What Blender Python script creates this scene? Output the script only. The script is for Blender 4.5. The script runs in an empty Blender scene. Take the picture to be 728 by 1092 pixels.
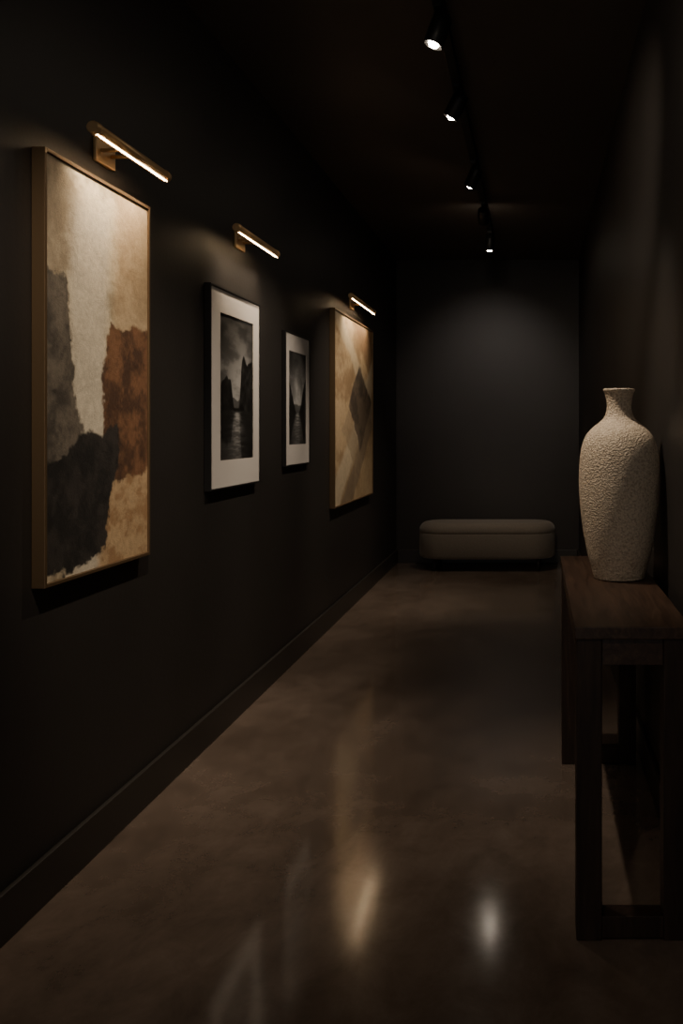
import bpy, bmesh, math, numpy as np
from mathutils import Vector, Matrix
from mathutils import noise as mn
S = bpy.context.scene
COL = S.collection

E = 1.23; H = 2.80
XL, XR = -1.28, 0.407
YB, Y0 = 7.8, -2.0

# ------------------------------------------------------------ helpers
def empty(name, loc=(0,0,0)):
    e = bpy.data.objects.new(name, None); e.empty_display_size = .1
    e.location = loc; COL.objects.link(e); return e

def mesh_obj(name, bm, mat=None, parent=None, smooth=False):
    me = bpy.data.meshes.new(name); bm.normal_update(); bm.to_mesh(me); bm.free()
    o = bpy.data.objects.new(name, me); COL.objects.link(o)
    if mat: me.materials.append(mat)
    if smooth:
        for p in me.polygons: p.use_smooth = True
    if parent: o.parent = parent; o.matrix_parent_inverse = Matrix.Translation(-parent.location)
    return o

def box(name, lo, hi, mat, parent=None, bevel=0.0, segs=2):
    bm = bmesh.new(); bmesh.ops.create_cube(bm, size=1)
    lo = Vector(lo); hi = Vector(hi)
    for v in bm.verts:
        v.co = Vector(((v.co[i]+.5)*(hi[i]-lo[i])+lo[i]) for i in range(3))
    if bevel > 0:
        bmesh.ops.bevel(bm, geom=bm.edges[:], offset=bevel, segments=segs, affect='EDGES', profile=.6)
    return mesh_obj(name, bm, mat, parent)

def cyl(name, a, b, r, mat, parent=None, segs=32, r2=None, caps=True, bevel=0):
    a = Vector(a); b = Vector(b); d = b-a
    bm = bmesh.new()
    bmesh.ops.create_cone(bm, cap_ends=caps, segments=segs, radius1=r, radius2=r if r2 is None else r2, depth=d.length)
    if bevel:
        ed = [e for e in bm.edges if len(e.link_faces)==2 and any(len(f.verts)>4 for f in e.link_faces)]
        bmesh.ops.bevel(bm, geom=ed, offset=bevel, segments=2, affect='EDGES')
    q = d.to_track_quat('Z','Y').to_matrix().to_4x4()
    bmesh.ops.transform(bm, matrix=Matrix.Translation((a+b)/2) @ q, verts=bm.verts)
    o = mesh_obj(name, bm, mat, parent)
    for p in o.data.polygons: p.use_smooth = len(p.vertices)==4
    return o

def lathe(name, prof, mat, parent=None, segs=96, M=None):
    bm = bmesh.new(); rings=[]
    for r,z in prof:
        rings.append([bm.verts.new((r*math.cos(2*math.pi*i/segs), r*math.sin(2*math.pi*i/segs), z)) for i in range(segs)])
    for a,b in zip(rings, rings[1:]):
        for i in range(segs):
            bm.faces.new((a[i], a[(i+1)%segs], b[(i+1)%segs], b[i]))
    if M is not None: bmesh.ops.transform(bm, matrix=M, verts=bm.verts)
    return mesh_obj(name, bm, mat, parent, smooth=True)

class NT:
    def __init__(s, name):
        s.m = bpy.data.materials.new(name); s.m.use_nodes = True
        s.t = s.m.node_tree; s.b = s.t.nodes['Principled BSDF']
    def n(s, typ, **k):
        x = s.t.nodes.new(typ)
        for a,v in k.items(): setattr(x, a, v)
        return x
    def l(s, a, b): s.t.links.new(a, b)
    def coords(s, scale=(1,1,1), kind='Object'):
        tc = s.n('ShaderNodeTexCoord'); mp = s.n('ShaderNodeMapping'); mp.inputs['Scale'].default_value = scale
        s.l(tc.outputs[kind], mp.inputs['Vector']); return mp.outputs['Vector']
    def noise(s, vec, scale, detail=6, rough=.6, dist=0):
        x = s.n('ShaderNodeTexNoise'); x.inputs['Scale'].default_value = scale
        x.inputs['Detail'].default_value = detail; x.inputs['Roughness'].default_value = rough
        x.inputs['Distortion'].default_value = dist
        s.l(vec, x.inputs['Vector']); return x.outputs['Fac']
    def ramp(s, fac, stops):
        x = s.n('ShaderNodeValToRGB'); cr = x.color_ramp
        while len(cr.elements) < len(stops): cr.elements.new(.5)
        for e,(p,c) in zip(cr.elements, stops):
            e.position = p; e.color = (*c,1) if len(c)==3 else c
        s.l(fac, x.inputs['Fac']); return x.outputs['Color']
    def bump(s, h, strength=.2, dist=.01, prev=None):
        x = s.n('ShaderNodeBump'); x.inputs['Strength'].default_value = strength; x.inputs['Distance'].default_value = dist
        s.l(h, x.inputs['Height'])
        if prev: s.l(prev, x.inputs['Normal'])
        s.l(x.outputs['Normal'], s.b.inputs['Normal']); return x.outputs['Normal']

def simple(name, col, rough=.5, metal=0, spec=.5):
    k = NT(name); k.b.inputs['Base Color'].default_value = (*col,1)
    k.b.inputs['Roughness'].default_value = rough; k.b.inputs['Metallic'].default_value = metal
    k.b.inputs['Specular IOR Level'].default_value = spec
    return k.m

def emis(name, col, st):
    k = NT(name); k.b.inputs['Base Color'].default_value = (*col,1)
    k.b.inputs['Emission Color'].default_value = (*col,1); k.b.inputs['Emission Strength'].default_value = st
    return k.m

# ------------------------------------------------------------ materials
def wall_mat(name, c):
    k = NT(name); v = k.coords()
    n = k.noise(v, 1.3, 5, .6)
    col = k.ramp(n, [(.3, tuple(x*.85 for x in c)), (.7, tuple(x*1.15 for x in c))])
    k.l(col, k.b.inputs['Base Color'])
    k.b.inputs['Roughness'].default_value = .5; k.b.inputs['Specular IOR Level'].default_value = .4
    k.bump(k.noise(v, 60, 4, .6), .12, .004)
    return k.m
m_wall = wall_mat('charcoal_wall_paint', (.0255,.0228,.0218))
m_ceil = wall_mat('charcoal_ceiling_paint', (.080,.067,.058))
m_base = simple('baseboard_paint', (.026,.023,.021), .42)

k = NT('polished_concrete'); v = k.coords((1,.8,1))
big = k.noise(v, 1.1, 8, .62, .8); fine = k.noise(v, 8, 10, .7, .4)
mx = k.n('ShaderNodeMix'); mx.data_type='FLOAT'; mx.inputs[0].default_value=.4
k.l(big, mx.inputs[2]); k.l(fine, mx.inputs[3])
k.l(k.ramp(mx.outputs[0], [(.32,(.074,.055,.044)),(.5,(.142,.107,.087)),(.68,(.222,.172,.143))]), k.b.inputs['Base Color'])
rr = k.n('ShaderNodeMapRange'); rr.inputs['From Min'].default_value=.3; rr.inputs['From Max'].default_value=.7
rr.inputs['To Min'].default_value=.06; rr.inputs['To Max'].default_value=.19
k.l(mx.outputs[0], rr.inputs['Value']); k.l(rr.outputs[0], k.b.inputs['Roughness'])
k.b.inputs['Specular IOR Level'].default_value=1.0
k.b.inputs['Coat Weight'].default_value=.7; k.b.inputs['Coat Roughness'].default_value=.11
k.bump(k.noise(v, 3.0, 5, .6), .08, .01)
m_floor = k.m

k = NT('dark_walnut'); v = k.coords((9,.8,9)); n = k.noise(v, 4, 8, .6, 1.5)
k.l(k.ramp(n, [(.3,(.022,.012,.008)),(.55,(.052,.029,.019)),(.75,(.088,.052,.034))]), k.b.inputs['Base Color'])
k.b.inputs['Roughness'].default_value=.40; k.b.inputs['Specular IOR Level'].default_value=.4
k.bump(n, .2, .003); m_wood = k.m
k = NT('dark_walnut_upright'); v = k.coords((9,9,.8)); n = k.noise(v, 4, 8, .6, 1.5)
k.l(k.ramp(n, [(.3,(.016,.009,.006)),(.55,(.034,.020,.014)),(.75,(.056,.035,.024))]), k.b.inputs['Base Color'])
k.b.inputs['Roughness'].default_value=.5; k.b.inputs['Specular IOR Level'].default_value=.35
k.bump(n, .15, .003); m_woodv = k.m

m_brass = simple('brushed_brass', (.74,.50,.26), .40, .6)
m_bronze = simple('antique_gold_frame', (.21,.14,.08), .42, .7)
m_black = simple('black_frame', (.012,.012,.013), .4)
m_blackmetal = simple('black_powdercoat', (.012,.012,.012), .45)
m_strip = emis('warm_led_strip', (1,.70,.40), 34)
m_lens = emis('spot_lens', (1,.84,.66), 105)
m_matb = simple('backing_board', (.05,.045,.04), .8)

k = NT('stippled_ceramic'); v = k.coords()
vo = k.n('ShaderNodeTexVoronoi'); vo.inputs['Scale'].default_value=185; k.l(v, vo.inputs['Vector'])
nn = k.noise(v, 230, 4, .6)
k.l(k.ramp(k.noise(v, 150, 6, .6), [(.38,(.46,.37,.28)),(.56,(.73,.62,.49))]), k.b.inputs['Base Color'])
k.b.inputs['Roughness'].default_value=.65
nb = k.bump(vo.outputs['Distance'], .7, .0042); k.bump(nn, .55, .0022, nb)
m_vase = k.m

k = NT('taupe_upholstery'); v = k.coords(); n = k.noise(v, 180, 4, .7)
k.l(k.ramp(n, [(.3,(.115,.098,.082)),(.7,(.185,.160,.135))]), k.b.inputs['Base Color'])
k.b.inputs['Roughness'].default_value=.9; k.b.inputs['Sheen Weight'].default_value=.2
k.bump(n, .4, .003); m_uph = k.m

def art_mat(name, rough, bumps, scale=260):
    k = NT(name); a = k.n('ShaderNodeVertexColor'); a.layer_name='art'
    k.l(a.outputs['Color'], k.b.inputs['Base Color']); k.b.inputs['Roughness'].default_value=rough
    if bumps:
        v = k.coords(); n1 = k.bump(k.noise(v, 14, 8, .7, 1.2), .35, .006)
        k.bump(k.noise(v, scale, 3, .6), .5, .0015, n1)
    return k.m
m_paint = art_mat('oil_on_canvas', .7, True)
m_print = art_mat('photo_print', .45, False)

# ------------------------------------------------------------ room shell
box('floor', (XL-.15, Y0, -.1), (XR+.15, YB+.15, 0), m_floor)
box('ceiling', (XL-.15, Y0, H), (XR+.15, YB+.15, H+.1), m_ceil)
box('wall_left', (XL-.15, Y0, 0), (XL, YB, H), m_wall)
box('wall_right', (XR, Y0, 0), (XR+.15, YB, H), m_wall)
box('wall_back', (XL-.15, YB, 0), (XR+.15, YB+.15, H), m_wall)
box('baseboard_left', (XL, Y0, 0), (XL+.016, YB, .122), m_base, bevel=.003)
box('baseboard_right', (XR-.016, Y0, 0), (XR, YB, .122), m_base, bevel=.003)
box('baseboard_back', (XL+.016, YB-.016, 0), (XR-.016, YB, .122), m_base, bevel=.003)

# ------------------------------------------------------------ art
def lin(c):
    c = np.asarray(c, float)/255.; return np.where(c<=.04045, c/12.92, ((c+.055)/1.055)**2.4)
def vnoise(U, V, fx, fy, seed):
    r = np.random.default_rng(seed); g = r.random((int(fy)+3, int(fx)+3))
    x = U*fx; y = V*fy; xi = np.clip(np.floor(x).astype(int),0,int(fx)+1); yi = np.clip(np.floor(y).astype(int),0,int(fy)+1)
    xf = x-xi; yf = y-yi; xf = xf*xf*(3-2*xf); yf = yf*yf*(3-2*yf)
    a = g[yi,xi]; b = g[yi,xi+1]; c = g[yi+1,xi]; d = g[yi+1,xi+1]
    return (a*(1-xf)+b*xf)*(1-yf)+(c*(1-xf)+d*xf)*yf
def fbm(U, V, fx, fy, seed, o=5, g=.55):
    s=0; a=1; t=0
    for i in range(o):
        s = s+a*vnoise(U,V,fx*2**i,fy*2**i,seed+i); t+=a; a*=g
    return s/t
def sstep(a,b,x):
    t = np.clip((x-a)/(b-a),0,1); return t*t*(3-2*t)
def mix(A, B, m): return A*(1-m[...,None]) + B*m[...,None]
def poly_sd(U, V, pts, asp):
    P = [(p[0], p[1]*asp) for p in pts]; X=U; Y=V*asp
    d = np.full(U.shape, 1e9); ins = np.zeros(U.shape, bool)
    for i in range(len(P)):
        x1,y1 = P[i]; x2,y2 = P[(i+1)%len(P)]
        ex,ey = x2-x1, y2-y1
        t = np.clip(((X-x1)*ex+(Y-y1)*ey)/(ex*ex+ey*ey+1e-12),0,1)
        d = np.minimum(d, np.hypot(X-x1-t*ex, Y-y1-t*ey))
        c = ((y1>Y)!=(y2>Y)) & (X < (x2-x1)*(Y-y1)/((y2-y1) if y2!=y1 else 1e-9)+x1)
        ins ^= c
    return np.where(ins, -d, d)

def art_plane(name, x, ya, yb, za, zb, fn, nu, nv, mat, parent):
    u = np.linspace(0,1,nu); vv = np.linspace(0,1,nv)
    U,V = np.meshgrid(u,vv)
    C = np.clip(fn(U,V),0,1)
    verts = np.stack([np.full(U.shape,x), ya+(yb-ya)*U, za+(zb-za)*V],-1).reshape(-1,3)
    i = np.arange(nu*nv).reshape(nv,nu)
    f = np.stack([i[:-1,:-1], i[:-1,1:], i[1:,1:], i[1:,:-1]],-1).reshape(-1,4)
    me = bpy.data.meshes.new(name); me.from_pydata(verts.tolist(), [], f.tolist())
    at = me.color_attributes.new('art','FLOAT_COLOR','POINT')
    at.data.foreach_set('color', np.concatenate([C, np.ones(U.shape+(1,))],-1).astype(np.float32).ravel())
    me.materials.append(mat)
    o = bpy.data.objects.new(name, me); COL.objects.link(o); o.parent = parent
    o.matrix_parent_inverse = Matrix.Translation(-parent.location)
    return o

def paint1(U,V):
    asp = 1.9
    w1 = fbm(U,V,3,5,11)-.5; w2 = fbm(U,V,3,5,31)-.5; wf = fbm(U,V,18,30,51,4,.7)-.5; wg = fbm(U,V,14,40,71,4,.7)-.5
    Uu = U+.10*w1+.07*wf; Vv = V+.05*w2+.04*wg
    st = fbm(U,V,5,14,91,5,.7); gr = fbm(U,V,40,70,95,3,.7)
    def c(x): return np.broadcast_to(lin(x),U.shape+(3,))
    base = mix(c((154,139,115)), c((202,188,162)), sstep(.35,.65,st))
    m = sstep(.12,.28,Uu)*(1-sstep(.50,.62,Uu))*(1-sstep(.88,1.0,Vv))
    base = mix(base, c((208,200,184)), m*.75)
    base = mix(base, c((174,150,118)), sstep(.58,.68,Uu+.1*(V-.8))*.75)
    base = mix(base, c((144,130,110)), (1-sstep(.1,.25,Uu))*sstep(.7,.76,Vv)*.7)
    low = mix(c((156,124,90)), c((184,157,122)), sstep(.4,.6,st))
    base = mix(base, low, (1-sstep(.26,.30,Vv))*sstep(.4,.5,Uu))
    def patch(b, pts, c1, c2, seed, edge=.012):
        d = poly_sd(Uu,Vv,pts,asp); mm = 1-sstep(-edge,edge,d)
        t = sstep(.32,.68,fbm(U,V,8,14,seed,5,.7))
        return mix(b, mix(c(c1), c(c2), t), mm)
    base = patch(base, [(-.1,.74),(.18,.73),(.22,.60),(.24,.42),(.30,.36),(.2,.2),(-.1,.2)], (68,63,58),(108,100,90), 111)
    base = patch(base, [(.60,.66),(.75,.645),(1.1,.65),(1.1,.24),(.66,.22),(.50,.33),(.50,.50),(.56,.56)], (72,49,35),(120,85,59), 131)
    base = patch(base, [(-.1,.26),(.16,.28),(.28,.34),(.52,.345),(.66,.38),(.70,.27),(.60,.19),(.52,.04),(.30,-.0),(-.1,.03)], (22,21,21),(48,44,42), 151)
    k2 = ((gr-.5)*.28+1)*((fbm(U,V,90,160,171,2)-.5)*.22+1)
    return base*k2[...,None]

def paint4(U,V):
    asp=1.0
    w1 = fbm(U,V,3,4,12)-.5; w2 = fbm(U,V,3,4,32)-.5; wf = fbm(U,V,20,20,52,4,.7)-.5
    Uu = U+.10*w1+.04*wf; Vv = V+.08*w2+.03*wf
    st = fbm(U,V,6,8,92,5,.7)
    def c(x): return np.broadcast_to(lin(x),U.shape+(3,))
    b = mix(c((152,126,95)), c((188,165,132)), sstep(.35,.65,st))
    d = Vv + .55*Uu
    b = mix(b, c((206,192,166)), sstep(.95,1.0,d)*(1-sstep(1.08,1.14,d))*.8)
    b = mix(b, c((128,99,70)), sstep(1.20,1.26,d)*.8)
    e = Vv - .7*Uu
    b = mix(b, c((200,186,160)), (1-sstep(.10,.16,e))*sstep(-.12,-.06,e)*.75)
    b = mix(b, c((120,106,90)), (1-sstep(-.14,-.1,e))*sstep(-.32,-.28,e)*.7)
    b = mix(b, c((176,153,120)), (1-sstep(-.35,-.3,e))*.7)
    m = 1-sstep(-.012,.012, poly_sd(Uu,Vv,[(.62,.76),(.30,.54),(.66,.28),(.98,.56)],asp))
    b = mix(b, mix(c((72,61,52)), c((110,96,81)), sstep(.35,.65,st)), m)
    b = mix(b, c((150,132,108)), (1-sstep(-.01,.01,poly_sd(Uu,Vv,[(.3,.52),(.64,.28),(.5,.16),(.16,.40)],asp)))*.6)
    return b*((fbm(U,V,60,60,172,3)-.5)*.3+1)[...,None]

def photo(seed, narrow):
    def f(U,V):
        hz=.34
        ang = np.arctan2(U-.5, V-hz+.02); rad = np.hypot(U-.5,V-hz+.02)
        fan = fbm(np.clip(ang/3.2+.5,0,1), np.clip(rad,0,1), 7, 5, seed, 5, .6)
        flat = fbm(U,V,3,11,seed+40,5,.6)
        cl = .5*fan+.5*flat if narrow else .15*fan+.85*flat
        g = .24+.22*sstep(.36,.66,cl)
        g = g+(.34 if narrow else .20)*np.exp(-(((U-.5)/.28)**2+((V-hz-.16)/.20)**2))
        g = g*(1-.45*sstep(.62,1.0,V))
        n = fbm(U,V*0+.3,5,1,seed+5,5,.5)-.5; n2 = fbm(U,V,16,22,seed+9,4,.7)
        if narrow:
            hill = hz+np.where(U<.5, .34*(1-sstep(.0,.46,U)), .40*sstep(.56,1.0,U))+.12*n*sstep(.05,.3,abs(U-.5))
        else:
            hill = hz+.02+np.where(U<.5, .24*(1-sstep(.30,.42,U))*(.85+.7*n), .33*sstep(.55,.66,U)*(.95+.7*n))
        far = hz+.08*(.5+fbm(U,V*0+.6,6,1,seed+15,4,.6))
        g = np.where(V<far, .35*g+.05, g)
        mh = 1-sstep(-.006,.008,V-hill)
        g = g*(1-mh)+mh*(.02+.16*n2**2)
        rip = fbm(U,V,6,80,seed+20,3,.6)
        hm = 1-sstep(-.02,.03,(2*hz-V)-hill)
        path = np.exp(-((U-.5)/(.10+.35*(hz-V)))**2)*sstep(-.2,.33,V)
        wv = (.13+.10*rip)*(1-.6*hm)+path*(.08+.30*sstep(.35,.7,rip))
        g = np.where(V<hz, wv, g)
        vg = 1-.55*sstep(.35,.8,np.hypot(U-.5,(V-.5)))
        g = np.clip(g*vg,.004,1)
        return np.stack([g**1.6]*3,-1)
    return f

def frame(root, ya, yb, za, zb, d, w, mat, inset=.006):
    x0 = XL+.001; x1 = XL+d
    for nm,lo,hi in (('frame_side_near',(x0,ya,za),(x1,ya+w,zb)),('frame_side_far',(x0,yb-w,za),(x1,yb,zb)),
                     ('frame_top',(x0,ya+w,zb-w),(x1,yb-w,zb)),('frame_bottom',(x0,ya+w,za),(x1,yb-w,za+w))):
        box(nm, lo, hi, mat, root, bevel=.0015)
    box('backing_board', (x0,ya+w,za+w),(x1-inset-.004,yb-w,zb-w), m_matb, root)

def painting(ya,yb,za,zb,fn,nu,nv):
    r = empty('framed_abstract_painting', (XL,(ya+yb)/2,(za+zb)/2)); d=.036; w=.010
    frame(r,ya,yb,za,zb,d,w,m_bronze)
    art_plane('canvas', XL+d-.005, ya+w+.001,yb-w-.001,za+w+.001,zb-w-.001, fn,nu,nv,m_paint,r)
    return r
painting(2.145,2.733,.825,1.95,paint1,230,440)
painting(5.26,6.50,.735,1.99,paint4,260,260)

m_mat = simple('mat_board', (.66,.63,.61), .8)
def bwphoto(ya,yb,za,zb,u0,u1,v0,v1,fn,d=.030):
    r = empty('framed_landscape_photograph', (XL,(ya+yb)/2,(za+zb)/2)); w=.008
    frame(r,ya,yb,za,zb,d,w,m_black)
    W=yb-ya; Z=zb-za
    a,b,c,e = ya+u0*W, ya+u1*W, za+v0*Z, za+v1*Z
    x0=XL+.008; x1=XL+d-.004
    box('mat_near',(x0,ya+w,za+w),(x1,a,zb-w),m_mat,r); box('mat_far',(x0,b,za+w),(x1,yb-w,zb-w),m_mat,r)
    box('mat_top',(x0,a,e),(x1,b,zb-w),m_mat,r); box('mat_bottom',(x0,a,za+w),(x1,b,c),m_mat,r)
    art_plane('print', XL+d-.0065, a,b,c,e, fn, 200,320, m_print, r)
bwphoto(3.265,3.853,.989,1.80,.186,.855,.143,.877,photo(301,False),.028)
bwphoto(4.27,4.727,1.04,1.735,.15,.86,.16,.86,photo(402,True),.022)

# ------------------------------------------------------------ picture lights
def picture_light(ya,yb,z,xoff,power):
    yc=(ya+yb)/2; X=XL+xoff
    r = empty('brass_picture_light',(XL,yc,z))
    rad=.0175
    box('wall_plate',(XL+.0005,yc-.055,z-.035),(XL+.012,yc+.055,z+.035),m_brass,r,bevel=.003)
    for s in (-1,1):
        cyl('arm', (XL+.010,yc+s*.03,z+.002),(X,yc+s*.03,z+.004),.006,m_brass,r,16)
    cyl('lamp_tube',(X,ya,z),(X,yb,z),rad,m_brass,r,40,bevel=.003)
    for yy in (ya+.02,yb-.02):
        cyl('tube_ring',(X,yy-.004,z),(X,yy+.004,z),rad+.0015,m_brass,r,40)
    box('led_strip',(X+.002,ya+.014,z-rad-.0002),(X+.0085,yb-.014,z-rad+.0045),m_strip,r,bevel=.0006)
    L = bpy.data.lights.new('picture_lamp','AREA'); L.shape='RECTANGLE'; L.size=yb-ya-.04; L.size_y=.006
    L.energy=power; L.color=(1,.78,.54); L.spread=math.radians(90)
    o = bpy.data.objects.new('lamp',L); COL.objects.link(o); o.parent=r
    o.location = (X-XL-.001,0,-rad-.004)
    aim = Vector((-.22,0,-1)).normalized()
    xa = Vector((0,1,0)); za_ = -aim; ya_ = za_.cross(xa)
    o.rotation_euler = Matrix((xa,ya_,za_)).transposed().to_euler()
picture_light(2.27,2.73,2.045,.09,1.7)
picture_light(3.38,3.91,2.04,.085,1.4)
picture_light(5.48,6.28,2.10,.085,3.0)

# ------------------------------------------------------------ track lighting
TX=-.35
box('ceiling_track_rail',(TX-.020,-.5,H-.036),(TX+.020,6.95,H),m_blackmetal,bevel=.002)
def spot(y, target, power, size=40, blend=1.0, col=(1,.82,.62), r=.02):
    top = Vector((TX,y,H-.033)); piv = Vector((TX,y,H-.12)); t=Vector(target)
    root = empty('track_spotlight', top)
    d=(t-piv).normalized()
    box('track_adapter',(TX-.016,y-.05,H-.054),(TX+.016,y+.05,H-.034),m_blackmetal,root,bevel=.002)
    cyl('stem',(TX,y,H-.052),(TX,y,H-.105),.007,m_blackmetal,root,16)
    a=piv-d*.055; b=piv+d*.06
    M = Matrix.Translation(a)@d.to_track_quat('Z','Y').to_matrix().to_4x4()
    L=.115
    lathe('lamp_head',[(.001,0),(.030,0),(.034,.004),(.036,.03),(.036,L-.002),(.0345,L),(.031,L-.001),(.028,L-.006),(.001,L-.006)],m_blackmetal,root,40,M)
    M2 = Matrix.Translation(a+d*(L-.004))@d.to_track_quat('Z','Y').to_matrix().to_4x4()
    lathe('lens',[(.0005,.012),(.007,.0108),(.013,.0078),(.018,.003),(.020,-.002)],m_lens,root,32,M2)
    Ld=bpy.data.lights.new('spot_lamp','SPOT'); Ld.energy=power; Ld.spot_size=math.radians(size); Ld.spot_blend=blend
    Ld.color=col; Ld.shadow_soft_size=r
    o=bpy.data.objects.new('lamp',Ld); COL.objects.link(o); o.parent=root
    o.location = (b+d*.024)-top; o.rotation_euler=d.to_track_quat('-Z','Y').to_euler()
spot(.35,(.25,2.15,.35),22,40)  # extra head out of view, added to light the table's near faces
spot(1.15,(-1.25,2.42,1.15),98,40)
spot(1.90,(.40,3.9,1.9),90,54)  # extra head out of view, added to brighten the right wall
spot(2.55,(.27,2.72,1.10),78,48)
spot(3.066,(-1.05,2.95,.6),66,64)
spot(3.78,(-1.25,4.1,1.1),80,54)
spot(4.85,(-1.15,5.4,1.1),90,56)
spot(5.73,(-.42,7.8,1.45),48,58,1.0,(1,.86,.76))
spot(6.56,(-.45,6.85,0),48,76)

# ------------------------------------------------------------ console table
T=.756; ta,tb=2.03,3.16; tl,tr=.10,.372
r=empty('wooden_console_table',((tl+tr)/2,(ta+tb)/2,0))
box('tabletop',(tl-.004,ta-.006,T-.030),(tr+.004,tb+.006,T),m_wood,r,bevel=.0025)
LW=.062
for i,(x,y) in enumerate(((tl,ta),(tr-LW,ta),(tl,tb-LW),(tr-LW,tb-LW))):
    box('leg_%d'%(i+1),(x,y,0),(x+LW,y+LW,T-.030),m_woodv,r,bevel=.0025)
for nm,lo,hi in (('apron_near',(tl+LW,ta+.006,T-.095),(tr-LW,ta+.034,T-.030)),('apron_far',(tl+LW,tb-.034,T-.095),(tr-LW,tb-.006,T-.030)),
                 ('apron_front',(tl+.006,ta+LW,T-.095),(tl+.034,tb-LW,T-.030)),('apron_rear',(tr-.034,ta+LW,T-.095),(tr-.006,tb-LW,T-.030)),
                 ('stretcher_near',(tl+LW,ta+.004,.004),(tr-LW,ta+.056,.056)),('stretcher_far',(tl+LW,tb-.056,.004),(tr-LW,tb-.004,.056))):
    box(nm,lo,hi,m_wood if 'apron' in nm else m_woodv,r,bevel=.002)

# ------------------------------------------------------------ vase
cp=[(618,0),(617,24),(614,27.5),(605,30),(592,33.5),(575,37),(555,40),(535,42.2),(512,43),(492,42.2),(477,39.8),(466,35.5),(458,29),(452,21.5),(446,15.8),(438,13.4),(430,13.4),(422,15),(418,16.8),(416.5,16.6)]
pts=[((617.2-y)/333.0, px/333.0) for y,px in cp]
P=np.array([[p[1],max(p[0],0)] for p in pts]); out=[]
for i in range(1,len(P)-1):
    p0=P[max(i-1,0)];p1=P[i];p2=P[i+1];p3=P[min(i+2,len(P)-1)]
    for t in np.linspace(0,1,10,endpoint=False):
        out.append(tuple(.5*((2*p1)+(-p0+p2)*t+(2*p0-5*p1+4*p2-p3)*t*t+(-p0+3*p1-3*p2+p3)*t**3)))
out=[(.0005,.001)]+[(max(a,.001),max(b,.0008)) for a,b in out]
ro,zt=out[-1]
out+= [(ro-.003,zt+.0015),(ro-.008,zt),(ro-.013,zt-.02),(.030,zt-.05),(.030,zt-.09),(.06,zt-.13),(.001,zt-.16)]
vs=lathe('ceramic_vase',out,m_vase,None,160)
for v_ in vs.data.vertices:
    c=v_.co; rr_=math.hypot(c.x,c.y)
    if rr_>.03 and c.z>.01:
        f=1+.0006/rr_*mn.noise(Vector((c.x*14,c.y*14,c.z*14)))
        c.x*=f; c.y*=f
vs.location=(.270,2.70,T)

# ------------------------------------------------------------ bench
bx0,bx1,by0,by1=-1.02,.18,7.27,7.72; cx,cy=(bx0+bx1)/2,(by0+by1)/2
r=empty('upholstered_bench',(cx,cy,0))
def stadium(hx,hy,rad,n=14):
    pts=[]
    for qx,qy,a0 in ((1,1,0),(-1,1,90),(-1,-1,180),(1,-1,270)):
        for i in range(n+1):
            a=math.radians(a0+90*i/n); pts.append((qx*(hx-rad)+rad*math.cos(a), qy*(hy-rad)+rad*math.sin(a)))
    return pts
def loft(name,prof,rad,mat,parent):
    bm=bmesh.new(); rings=[]
    for ins,z in prof:
        rings.append([bm.verts.new((cx+x,cy+y,z)) for x,y in stadium((bx1-bx0)/2-ins,(by1-by0)/2-ins,max(rad-ins,.01))])
    n=len(rings[0])
    for a,b in zip(rings,rings[1:]):
        for i in range(n): bm.faces.new((a[i],a[(i+1)%n],b[(i+1)%n],b[i]))
    bm.faces.new(rings[-1]); bm.faces.new(rings[0][::-1])
    return mesh_obj(name,bm,mat,parent,True)
z0,z1=.105,.42
prof=[(.05,z0),(.02,z0+.003),(.006,z0+.012),(0,z0+.03),(0,z0+.215),(.001,z0+.218),(.004,z0+.221),(.001,z0+.224)]
prof+=[(.07*(1-math.cos(math.radians(a))), z1-.075+.071*math.sin(math.radians(a))) for a in range(0,91,10)]
prof+=[(.12,z1-.001),(.18,z1)]
loft('cushion',prof,.215,m_uph,r)
for i,(sx,sy) in enumerate(((-1,-1),(1,-1),(-1,1),(1,1))):
    cyl('leg_%d'%(i+1),(cx+sx*.45,cy+sy*.16,0),(cx+sx*.45,cy+sy*.16,z0+.003),.013,m_blackmetal,r,20)

# ------------------------------------------------------------ world + camera
w=bpy.data.worlds.new('World'); S.world=w; w.use_nodes=True
w.node_tree.nodes['Background'].inputs[0].default_value=(1,.93,.86,1); w.node_tree.nodes['Background'].inputs[1].default_value=.5
cam=bpy.data.cameras.new('camera'); co=bpy.data.objects.new('camera',cam); COL.objects.link(co)
co.location=(0,0,E); co.rotation_euler=(math.pi/2,0,0)
cam.sensor_fit='AUTO'; cam.sensor_width=36; cam.lens=900/1092*36
cam.shift_x=-206/1092; cam.shift_y=-88/1092; cam.clip_start=.05
S.camera=co
